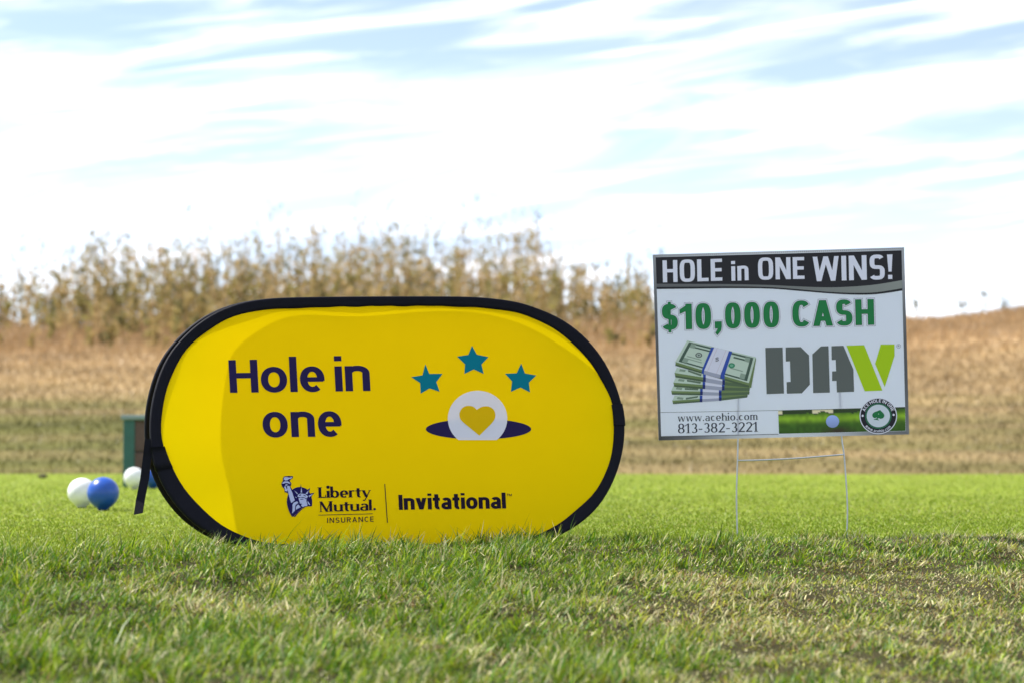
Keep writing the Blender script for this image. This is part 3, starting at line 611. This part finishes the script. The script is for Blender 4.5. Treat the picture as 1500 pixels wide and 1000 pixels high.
for P in ([(135, 150), (150, 112), (205, 108), (240, 122), (308, 105), (290, 135), (235, 150), (215, 172), (170, 175)], [(108, 240), (118, 210), (160, 190), (225, 192), (265, 220), (270, 245), (225, 230), (165, 228)],
          [(160, 268), (190, 245), (228, 262), (180, 278)], [(145, 295), (180, 285), (190, 330), (215, 345), (208, 390), (165, 380), (160, 335)], [(200, 285), (250, 280), (310, 420), (355, 560), (305, 600), (288, 620), (262, 540), (225, 400)],
          [(305, 820), (312, 720), (310, 650), (335, 605), (400, 580), (425, 610), (370, 650), (358, 720), (360, 760)], [(375, 745), (380, 690), (410, 650), (430, 645), (470, 695)],
          [(428, 520), (470, 505), (540, 515), (585, 545), (580, 570), (600, 640), (600, 668), (500, 690), (475, 655), (500, 630), (460, 625), (450, 600)], [(410, 490), (420, 450), (470, 425), (560, 440), (610, 480), (590, 525), (520, 495), (440, 500)],
          [(342, 365), (400, 412), (420, 430), (400, 440)], [(482, 300), (470, 408), (500, 408)], [(628, 365), (565, 430), (600, 442)], [(715, 430), (622, 475), (640, 500)], [(605, 570), (625, 600), (655, 648), (640, 655), (605, 610)], [(362, 490), (388, 500), (385, 520)]): e.poly(ze(P), LB)
for P in ([(440, 455), (480, 445), (480, 462), (440, 478)], [(520, 455), (560, 462), (575, 488), (530, 470)], [(460, 535), (520, 530), (525, 545), (470, 548)], [(165, 225), (215, 225), (250, 245), (205, 240), (150, 250)]): e.poly(ze(P), NV)
e.build('statue_emblem', MPB, fp)
# loose closing strap at the left
sl = np.array([at_depth(*q) for q in ((219, 642, 4.40), (216, 668, 4.40), (212, 700, 4.395), (206, 730, 4.385), (202.5, 752, 4.37))]); hw = 0.0098
v = []; f = []
for i, p in enumerate(sl):
    d = np.array([1, 0.12, 0.10 + (0.10 if i == 4 else 0)]); d /= np.linalg.norm(d)
    for sx, sy in ((-1, -1), (1, -1), (1, 1), (-1, 1)): v.append(p - P0 + d * hw * sx + np.array([0, 0.0011 * sy, 0]))
for i in range(len(sl) - 1):
    for k in range(4): f.append((i * 4 + k, i * 4 + (k + 1) % 4, i * 4 + 4 + (k + 1) % 4, i * 4 + 4 + k))
f += [(0, 1, 2, 3), (16, 17, 18, 19)]
link('strap', mesh('strap', v, f), MRIM, banner)

# ------------------------------------------------------------------ white yard sign on a wire stake
SY = R(-3.0); SN = np.array([math.sin(SY), -math.cos(SY), 0]); SC = at_depth(1144, 504, 4.83)
base_s = at_depth(1161, 786, 4.83); base_s[2] = float(ground_z(base_s[0], base_s[1]))
sign = thing('yard_sign', base_s, 'white corrugated prize sign on a wire stake right of the banner', 'sign')
def to_sign(px, lift): return on_plane(px, SC, SN) - base_s + SN * np.asarray(lift).reshape(-1, 1)
zz = crop(940, 350, 3.227)
cor = zz([(52, 75), (1241, 40), (1264, 921), (80, 950)])
TH = 0.0042
bv = np.concatenate([to_sign(cor, 0.0), to_sign(cor, 0.0) - SN * TH])
MSH = principled('white_corrugated_plastic', (0.84, 0.86, 0.90), 0.42, spec=0.4, transl=0.55, tcol=(0.80, 0.84, 0.92))
board = link('board', mesh('board', bv, [(3, 2, 1, 0), (4, 5, 6, 7), (0, 1, 5, 4), (1, 2, 6, 5), (2, 3, 7, 6), (3, 0, 4, 7)]), MSH, sign)
# inner flute walls, seen as faint upright lines where the light comes through
v = []; f = []
nf = 130
for i in range(1, nf):
    t = i / nf; a = cor[0] * (1 - t) + cor[1] * t; b = cor[3] * (1 - t) + cor[2] * t; w4 = to_sign([a, b], -0.0003); k = len(v)
    v += [w4[0], w4[1], w4[1] - SN * 0.0036, w4[0] - SN * 0.0036]; f.append((k, k + 1, k + 2, k + 3))
tag(link('flute_walls', mesh('flute_walls', v, f), MSH, board), kind='stuff')
def s_print(): return Print(to_sign)
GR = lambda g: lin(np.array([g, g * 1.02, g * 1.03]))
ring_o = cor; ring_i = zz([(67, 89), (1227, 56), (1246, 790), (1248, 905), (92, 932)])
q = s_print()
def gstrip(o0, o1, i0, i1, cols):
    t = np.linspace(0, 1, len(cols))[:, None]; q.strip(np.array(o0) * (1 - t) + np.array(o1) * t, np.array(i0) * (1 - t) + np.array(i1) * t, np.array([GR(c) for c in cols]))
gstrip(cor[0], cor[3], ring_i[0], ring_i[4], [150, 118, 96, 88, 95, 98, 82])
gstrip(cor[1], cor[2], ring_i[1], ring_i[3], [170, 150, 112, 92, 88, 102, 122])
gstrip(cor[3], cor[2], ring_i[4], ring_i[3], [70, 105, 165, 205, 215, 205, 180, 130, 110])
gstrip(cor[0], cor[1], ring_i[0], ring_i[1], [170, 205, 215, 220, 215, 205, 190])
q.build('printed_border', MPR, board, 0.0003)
q = s_print()
for i in range(nf):
    t = (i + .5) / nf; a = cor[0] * (1 - t) + cor[1] * t; b = ring_i[0] * (1 - t) + ring_i[1] * t; m_ = a * .75 + b * .25; e_ = a * .35 + b * .65
    q.poly([m_ + (-.65, 0), m_ + (.65, 0), e_ + (.65, 0), e_ + (-.65, 0)], GR(120)); q.k = 0
tag(q.build('flute_ends', MPR, board, 0.00045), kind='stuff')
BLK = lin((38, 38, 42)) * .8
top_l, top_r = zz([(66, 88)])[0], zz([(1228, 55)])[0]
low = zz(cat([(71, 238), (250, 236), (420, 234), (600, 236), (750, 247), (880, 258), (1000, 264), (1110, 262), (1232, 245)], 6, False))
s_print().poly(np.concatenate([[top_l, top_r], low[::-1]]), BLK).build('header_band', MPR, board, 0.0006)
up_ = zz(cat([(70, 213), (250, 214), (420, 215), (600, 219), (750, 226), (880, 230), (1000, 226), (1110, 216), (1231, 196)], 6, False))
lo2 = zz(cat([(71, 228), (250, 227), (420, 226), (600, 229), (750, 240), (880, 251), (1000, 256), (1110, 253), (1231, 234)], 6, False))
t_ = np.linspace(0, 1, len(up_))[:, None]; s_print().strip(up_, lo2, GR(95) * (1 - t_) + lin((140, 146, 138)) * t_).build('header_swoosh', MPR, board, 0.0009)
def stext(name, txt, W, T, p0, p1, cap, base, col, gap=.1, up=(-1, -45), xh=.72, asc=1.05, serif=False, n=2.3, grow=0.0, cz=zz, k=1.0, frame=None, bld=True):
    p = s_print(); p.text(txt, Glyphs(W, T, k, xh, serif, n, asc), cz([p0])[0], cz([p1])[0], cap, up, col, gap, grow, frame); return p.build(name, MPR, board, base)
zh = crop(955, 360, 7.142); zh2 = crop(1140, 360, 7.142); HW = np.array([0.74, 0.76, 0.84])
for txt, cz, p0, p1, cap, n_ in (('HOLE', zh, (115, 386), (737, 368), 32.2, 3.6), ('in', zh, (832, 370), (1012, 363), 29.5, 3.0), ('ONE', zh, (1112, 358), (1596, 349), 32.0, 3.6), ('WINS!', zh2, (365, 376), (1200, 350), 36.0, 3.2)):
    stext('header_lettering', txt, 0.195, 0.15, p0, p1, cap, 0.0012, HW, 0.105, n=n_, cz=cz, xh=.72, asc=.98, k=.7)
GRN = lin((22, 122, 62)); 
for txt, cz, p0, p1 in (('$10,000', zh, (105, 878), (1330, 850)), ('CASH', zh2, (152, 845), (1003, 826))):
    for gw, colr, base in ((0.058, lin((120, 128, 130)), 0.0006), (0.044, HW * 1.05, 0.0010), (0.010, lin((20, 75, 45)), 0.0014), (0.0, GRN, 0.0018)):
        stext('prize_lettering' if gw == 0 else 'prize_lettering_outline', txt, 0.238, 0.165, p0, p1, 36.6 if txt[0] == '$' else 37.0, base, colr, 0.155 if txt[0] == '$' else .135, n=2.5, grow=gw, cz=cz, up=(-.9, -37))
# big stencil letters
zd = crop(1110, 490, 6.818); SG = lin((96, 103, 98)) * .95; LIME = lin((168, 205, 0))
for P, colr in (([(75, 130), (248, 126), (262, 584), (88, 590)], SG), ([(278, 126), (428, 122), (512, 205), (520, 495), (440, 582), (290, 586), (288, 470), (328, 468), (322, 264), (280, 266)], SG),
                ([(545, 195), (630, 116), (706, 113), (720, 575), (553, 580)], SG), ([(736, 113), (855, 109), (955, 345), (962, 567), (790, 573), (786, 458), (742, 460), (742, 364), (782, 362), (778, 250), (738, 252)], SG),
                ([(885, 108), (1062, 103), (1245, 555), (1068, 562)], LIME), ([(1228, 98), (1365, 96), (1366, 210), (1268, 520), (1172, 290)], LIME)):
    s_print().poly(zd(P), colr).build('stencil_letter', MPR, board)
q = s_print(); q.line(zd([(1407 + 20 * math.cos(a), 114 + 20 * math.sin(a)) for a in th[::2]]), .45, GR(85), True); q.build('registered_ring', MPR, board)
stext('registered_letter', 'R', .18, .16, (1399, 124), (1415, 123), 3.0, .0004, GR(85), cz=zd, k=.8)
# stack of banded notes
zm = crop(970, 490, 9.093); q = s_print(); NT = lin((190, 208, 190)); NS = lin((112, 134, 84)); ND = lin((78, 98, 70)); BLU = lin((48, 78, 165)); BDK = lin((30, 42, 105)); BW = lin((214, 216, 230)); BG = lin((160, 165, 182))
def bundle(yo, x0, x1, dyr, hgt, bx0, bx1, lab):
    sl_ = dyr / (x1 - x0); Y = lambda x: yo + sl_ * (x - x0)
    q.poly(zm([(x0 + 30, yo - 70), (bx0, Y(bx0) - 55), (bx0, Y(bx0)), (x0, yo)]), NT)
    q.poly(zm([(x0 + 70, yo - 52), (x0 + 150, yo - 42), (x0 + 140, yo - 12), (x0 + 60, yo - 22)]), lin((135, 155, 135))); q.poly(zm([(x0 + 180, yo - 40), (bx0 - 20, Y(bx0) - 40), (bx0 - 30, Y(bx0) - 14), (x0 + 180, yo - 16)]), lin((98, 118, 98)))
    q.poly(zm([(x0, yo), (bx0, Y(bx0)), (bx0, Y(bx0) + hgt), (x0 + 12, yo + hgt)]), NS); q.poly(zm([(x0 + 4, yo + hgt * .55), (bx0, Y(bx0) + hgt * .55), (bx0, Y(bx0) + hgt), (x0 + 12, yo + hgt)]), ND)
    q.poly(zm([(bx1, Y(bx1) - 50), (x1, Y(x1) - 60), (x1 - 8, Y(x1) + hgt * .6), (bx1, Y(bx1) + hgt)]), NS); q.poly(zm([(bx1, Y(bx1) + hgt * .3), (x1, Y(x1) - 5), (x1 - 8, Y(x1) + hgt * .6), (bx1, Y(bx1) + hgt)]), ND * 1.2)
    q.poly(zm([(bx0, Y(bx0) - 40), (bx1, Y(bx1) - 38), (bx1, Y(bx1) + hgt), (bx0, Y(bx0) + hgt)]), BG); q.poly(zm([(bx0 + 20, Y(bx0) - 45), (bx1, Y(bx1) - 42), (bx1, Y(bx1) + 10), (bx0 + 20, Y(bx0) + 4)]), BW)
    for b_ in (bx0, bx1): q.poly(zm([(b_, Y(b_) - 45), (b_ + 36, Y(b_) - 43), (b_ + 34, Y(b_) + hgt), (b_, Y(b_) + hgt)]), BLU); q.poly(zm([(b_, Y(b_)), (b_ + 36, Y(b_)), (b_ + 34, Y(b_) + hgt), (b_, Y(b_) + hgt)]), BDK)
bundle(875, 135, 1140, -70, 45, 500, 755, 1); bundle(745, 120, 1165, 18, 50, 505, 755, 1); bundle(635, 150, 1170, 75, 55, 538, 795, 1); bundle(505, 165, 1185, 160, 60, 545, 800, 1)
q.poly(zm([(335, 72), (345, 95), (180, 365), (165, 370)]), lin((205, 215, 205))); q.poly(zm([(1245, 298), (1250, 330), (1185, 705), (1150, 690), (1155, 640)]), NS * .9)
q.poly(zm([(180, 362), (540, 470), (830, 545), (1155, 640), (1158, 700), (820, 598), (540, 518), (175, 412)]), NS); q.poly(zm([(178, 390), (540, 496), (820, 575), (1157, 672), (1158, 700), (820, 598), (540, 518), (175, 412)]), ND)
q.poly(zm([(338, 78), (1246, 298), (1155, 640), (180, 362)]), NT)
tl, tr_, br, bl = map(np.array, ((338, 78), (1246, 298), (1155, 640), (180, 362)))
def nb(u, v_): return tuple((tl * (1 - u) + tr_ * u) * (1 - v_) + (bl * (1 - u) + br * u) * v_)
def nq(u0, u1, v0, v1, c): q.poly(zm([nb(u0, v0), nb(u1, v0), nb(u1, v1), nb(u0, v1)]), c)
DK = lin((70, 92, 78)); MDN = lin((140, 160, 142))
for u0, u1, v0, v1, c in ((.03, .97, .05, .12, DK), (.03, .97, .89, .95, DK), (.03, .07, .05, .95, DK), (.93, .97, .05, .95, DK), (.07, .14, .08, .26, MDN), (.86, .93, .08, .26, MDN), (.07, .14, .72, .92, MDN), (.86, .93, .72, .92, MDN), (.14, .36, .18, .24, DK), (.70, .86, .18, .24, DK), (.10, .30, .62, .66, MDN), (.12, .32, .72, .76, MDN), (.70, .88, .62, .66, MDN)): nq(u0, u1, v0, v1, c)
rg = lambda cx, cy, r: zm([(cx + r * math.cos(a), cy + r * .75 * math.sin(a)) for a in th[::2]])
q.poly(rg(487, 272, 46), lin((92, 104, 98))); q.poly(rg(487, 272, 30), lin((165, 180, 168))); q.poly(rg(487, 272, 14), lin((90, 104, 98))); q.poly(rg(925, 408, 44), lin((46, 132, 92))); q.poly(rg(925, 408, 24), lin((110, 172, 140)))
q.poly(zm([(690, 165), (895, 215), (775, 530), (770, 575), (550, 515), (545, 470)]), BW); q.poly(zm([(545, 470), (775, 530), (770, 578), (548, 520)]), BG)
for P in ([(655, 165), (692, 170), (560, 470), (555, 520), (528, 512), (530, 465)], [(890, 215), (932, 226), (832, 530), (830, 590), (775, 575), (780, 525)]): q.poly(zm(P), BLU)
for a_, b_ in (((735, 175), (600, 490)), ((850, 205), (720, 520))): q.line(zm([a_, b_]), .35, lin((185, 165, 175)))
q.build('banknote_print', MPR, board)
stext('dollar_mark', '$', .17, .12, (700, 350), (748, 352), 5.6, .0024, GR(25), cz=zm, up=(.25, -1), k=1.0)
# address lines
NAVY = lin((42, 46, 62)) * .8; za = crop(960, 590, 7.895)
stext('address_lettering', 'www.acehio.com', .155, .07, (262, 211), (1180, 190), 11.0, .0006, NAVY, .16, serif=True, cz=za, up=(-.2, -10), xh=.66, asc=1.0, n=2.1)
stext('phone_lettering', '813-382-3221', .155, .075, (262, 347), (1186, 326), 14.2, .0006, NAVY, .11, serif=True, cz=za, up=(-.2, -10), n=2.1)
q = s_print(); q.line(za([(55, 106), (700, 96), (1420, 82)]), .7, GR(120)); q.line(za([(62, 384), (700, 371), (1424, 357)]), .9, GR(70)); q.build('rule_lines', MPR, board)
# printed strip of fairway with ball
gx0, gx1 = zz([(645, 808)])[0], zz([(1245, 792)])[0]; gb0, gb1 = zz([(649, 918)])[0], zz([(1247, 904)])[0]
nu, nv = 110, 20; q = s_print(); vv = []; cc = []
for j in range(nv + 1):
    for i in range(nu + 1):
        u, v_ = i / nu, j / nv; vv.append((gx0 * (1 - u) + gx1 * u) * (1 - v_) + (gb0 * (1 - u) + gb1 * u) * v_)
        tree = 0.10 + 0.14 * float(vnoise(u * 17 + 3, 2.2)) - (0.03 if u > .7 else 0); gl = math.exp(-((v_ - .38) / .16) ** 2)
        if v_ < tree: c = lin((232, 222, 180)) if (vnoise(u * 13, 7.7) > .55 and u < .62 and .03 < v_ < tree - .03) else lin((48, 66, 34))
        else: c = lin((58, 96, 22)) * (1 - gl) + lin((128, 168, 36)) * gl; c = c * (0.75 + .5 * float(vnoise(u * 40, v_ * 6))) * (1.15 - .55 * max(0, v_ - .55))
        dk = math.exp(-((u - .46) / .10) ** 2) * max(0, min(1, (v_ - .70) / .2)); c = c * (1 - dk) + lin((60, 50, 34)) * dk
        cc.append(c)
q.v = [tuple(p) for p in vv]; q.c = cc; q.l = [0] * len(vv); q.f = [(j * (nu + 1) + i, j * (nu + 1) + i + 1, (j + 1) * (nu + 1) + i + 1, (j + 1) * (nu + 1) + i) for j in range(nv) for i in range(nu)]
q.build('fairway_print', MPR, board)
q = s_print(); b_c = np.array([902, 860.]); N_ = 28
q.poly(zz([b_c + 31 * np.array([math.cos(a), .96 * math.sin(a)]) for a in np.linspace(0, 6.283, N_ + 1)[:-1]]), [lin((150, 172, 225)) * (1 - .25 * math.sin(a)) for a in np.linspace(0, 6.283, N_ + 1)[:-1]]); q.build('golf_ball_print', MPR, board, .0008)
# round seal
zg = crop(1245, 575, 14.29); gcn = np.array([593., 478.]); rx_, ry_ = 393., 380.
def disc(r, c, base, name='seal_disc'): s_print().poly(zg([gcn + r * np.array([rx_ * math.cos(a), ry_ * math.sin(a)]) for a in th]), c).build(name, MPR, board, base)
disc(1.0, HW, .0012); disc(.95, lin((26, 24, 34)), .0014); disc(.71, lin((40, 104, 74)), .0016); disc(.62, lin((205, 215, 222)), .0018)
def ringtext(txt, a_start, a_end, r, cap, inward, W):
    G = Glyphs(W, W * .8, .8, .75, False, 2.6, 1.0); L = abs(a_end - a_start) * r
    def fr(xx, yy):
        if inward: a = a_start - xx / r; rad = r - yy * 0 + 0; rr = r + yy; return gcn_px + rr * np.array([math.cos(a) * 1.0, -math.sin(a) * .967])
        a = a_start + xx / r; rr = r - yy; return gcn_px + rr * np.array([math.cos(a), -math.sin(a) * .967])
    p = s_print(); p.text(txt, G, (0, 0), (L, 0), cap, (0, -1), HW, .16, 0, fr); p.build('seal_lettering', MPR, board, .0016)
gcn_px = zg([gcn])[0]; RP = rx_ / 14.29
ringtext('ACE HOLE IN ONE', R(161), R(20), RP * .75, RP * .17, True, .19); ringtext('www.acehio.com', R(219), R(318), RP * .905, RP * .15, False, .17)
for cx_ in (264, 912): s_print().poly(zg([(cx_ + 23 * math.cos(a), (474 if cx_ < 500 else 455) + 23 * math.sin(a)) for a in th[::3]]), HW).build('seal_dot', MPR, board, .0021)
q = s_print()
q.poly(zg(cat([(628, 356), (660, 385), (705, 430), (718, 480), (690, 522), (640, 538), (600, 525), (575, 540), (612, 572), (560, 562), (495, 550), (550, 530), (560, 510), (510, 522), (475, 495), (468, 450), (500, 405), (570, 378)], 4)), lin((24, 112, 60)))
q.poly(zg([(598 + 12 * math.cos(a), 438 + 12 * math.sin(a)) for a in th[::4]]), lin((140, 200, 150))); q.build('spade_mark', MPR, board, .0021)
# wire stake
MWI = principled('galvanised_wire', (0.42, 0.45, 0.50), 0.38, metal=0.85)
def wire(px, drop):
    P = to_sign(px, -TH / 2)
    P = cat(P, 5, False)
    if drop: P = np.concatenate([P, [P[-1] + np.array([0, 0, -0.06])]])
    return P
vs, fs = [], []
for px, drop in (([(1082.5, 548), (1081.5, 600), (1081, 645), (1080.5, 673), (1079, 720), (1079.5, 760), (1080.5, 790)], True), ([(1229, 538), (1231.5, 600), (1233, 640), (1236.5, 666), (1239.5, 705), (1241.5, 745), (1240.5, 788)], True), ([(1080, 674), (1120, 673), (1160, 671), (1200, 668), (1237, 665)], False)):
    v, f = tube(wire(px, drop), 0.00185, 10); o = len(vs); vs += list(v); fs += [tuple(i + o for i in q_) for q_ in f]
link('wire_stake', mesh('wire_stake', vs, fs, True), MWI, sign)

# ------------------------------------------------------------------ tee markers
def marker(px, py, rpx, y, colmat, lab, tee=True):
    """a ball on a short spike; px,py = its centre in the photograph"""
    r = rpx * y / FPX; x = (px - 750) / FPX * y; z0 = float(ground_z(x, y))
    t = thing('tee_marker', (x, y, z0), lab, 'tee marker', 'ball tee markers on the tee')
    prof = [(0.0, 2 * r)]
    for k in range(1, 15):
        a = math.pi * k / 18; prof.append((r * math.sin(a), r + r * math.cos(a) + 0.006))
    prof += [(0.40 * r, 0.10 * r + 0.004), (0.30 * r, 0.055 * r), (0.22 * r, 0.0), (0.06 * r, -0.6 * r), (0.0, -0.9 * r)]
    prof[0] = (0, 2 * r + 0.006); v = []; f = []; m = 40
    cut = 16
    for rr, zz_ in prof:
        for k in range(m): v.append((rr * math.cos(2 * math.pi * k / m), rr * math.sin(2 * math.pi * k / m), zz_))
    for i in range(len(prof) - 1):
        for k in range(m): f.append((i * m + k, (i + 1) * m + k, (i + 1) * m + (k + 1) % m, i * m + (k + 1) % m))
    link('ball', mesh('ball', v, f[:cut * m], True), colmat, t); link('spike', mesh('spike', v, f[cut * m:], True), MDKP, t)
MDKP = principled('dark_plastic', (0.02, 0.02, 0.022), 0.5)
MBL = principled('blue_paint', (0.005, 0.070, 0.38), 0.30, spec=0.5, noise=0.06, nscale=60); MWH = principled('white_paint', (0.74, 0.75, 0.74), 0.38, noise=0.05, nscale=40)
marker(152.6, 719, 23.2, 6.95, MBL, 'blue ball tee marker in front of the near white ball')
marker(121.5, 725, 20.6, 7.25, MWH, 'near white ball tee marker half behind the front blue ball')
marker(198, 700.5, 15.2, 10.2, MWH, 'far white ball tee marker in front of the green box')
marker(225, 700, 15.8, 10.35, MBL, 'far blue ball tee marker seen between strap and banner')
# green box on the tee
by = 10.75; bx_ = (181 - 750) / FPX * by; bz = float(ground_z(bx_, by)); topz = at_depth(190, 607, by)[2]
hb = topz - bz; wb = 0.40
gb = thing('utility_box', (bx_ + wb / 2, by + 0.2, bz), 'green framed box with brown panels behind the left end of the banner', 'box')
MGP = principled('green_plastic', (0.012, 0.085, 0.070), 0.5, noise=0.12, nscale=25); MBP = principled('brown_board', (0.075, 0.042, 0.035), 0.7, noise=0.25, nscale=18); MLD = principled('lid_plastic', (0.16, 0.22, 0.22), 0.35)
for sx in (-1, 1):
    for sy in (-1, 1):
        v, f = box(min(sx * wb / 2, sx * (wb / 2 - .062)), max(sx * wb / 2, sx * (wb / 2 - .062)), min(sy * .2, sy * .138), max(sy * .2, sy * .138), -0.02, hb - .028); bevel(link('post', mesh('post', v, f), MGP, gb))
for z0_, z1_ in ((.03, hb * .48), (hb * .495, hb - .03)):
    for sy in (-1, 1): v, f = box(-wb / 2 + .058, wb / 2 - .058, sy * .185 - .008, sy * .185 + .008, z0_, z1_); bevel(link('panel', mesh('panel', v, f), MBP, gb))
    for sx in (-1, 1): v, f = box(sx * (wb / 2 - .015) - .008, sx * (wb / 2 - .015) + .008, -.142, .142, z0_, z1_); bevel(link('panel', mesh('panel', v, f), MBP, gb))
v, f = box(-wb / 2 - .012, wb / 2 + .012, -.212, .212, hb - .027, hb); bevel(link('lid', mesh('lid', v, f), MLD, gb), .006)
# a clod of turf at the back of the tee
cy = 13.6; cx_ = (64 - 750) / FPX * cy; v = []; f = []
for i in range(7):
    for k in range(12):
        a = math.pi * i / 6; b = 2 * math.pi * k / 12; jit = 1 + .35 * (float(vnoise(i * 1.7, k * 1.3)) - .5); v.append((.034 * jit * math.sin(a) * math.cos(b), .03 * jit * math.sin(a) * math.sin(b), .012 + .014 * jit * math.cos(a)))
for i in range(6):
    for k in range(12): f.append((i * 12 + k, (i + 1) * 12 + k, (i + 1) * 12 + (k + 1) % 12, i * 12 + (k + 1) % 12))
cl = link('turf_clod', mesh('turf_clod', v, f, True), principled('dark_soil', (.06, .045, .025), .95, noise=.3, nscale=90)); cl.location = (cx_, cy, float(ground_z(cx_, cy)))
tag(cl, 'small dark clod of turf lying at the back of the tee', 'turf clod')
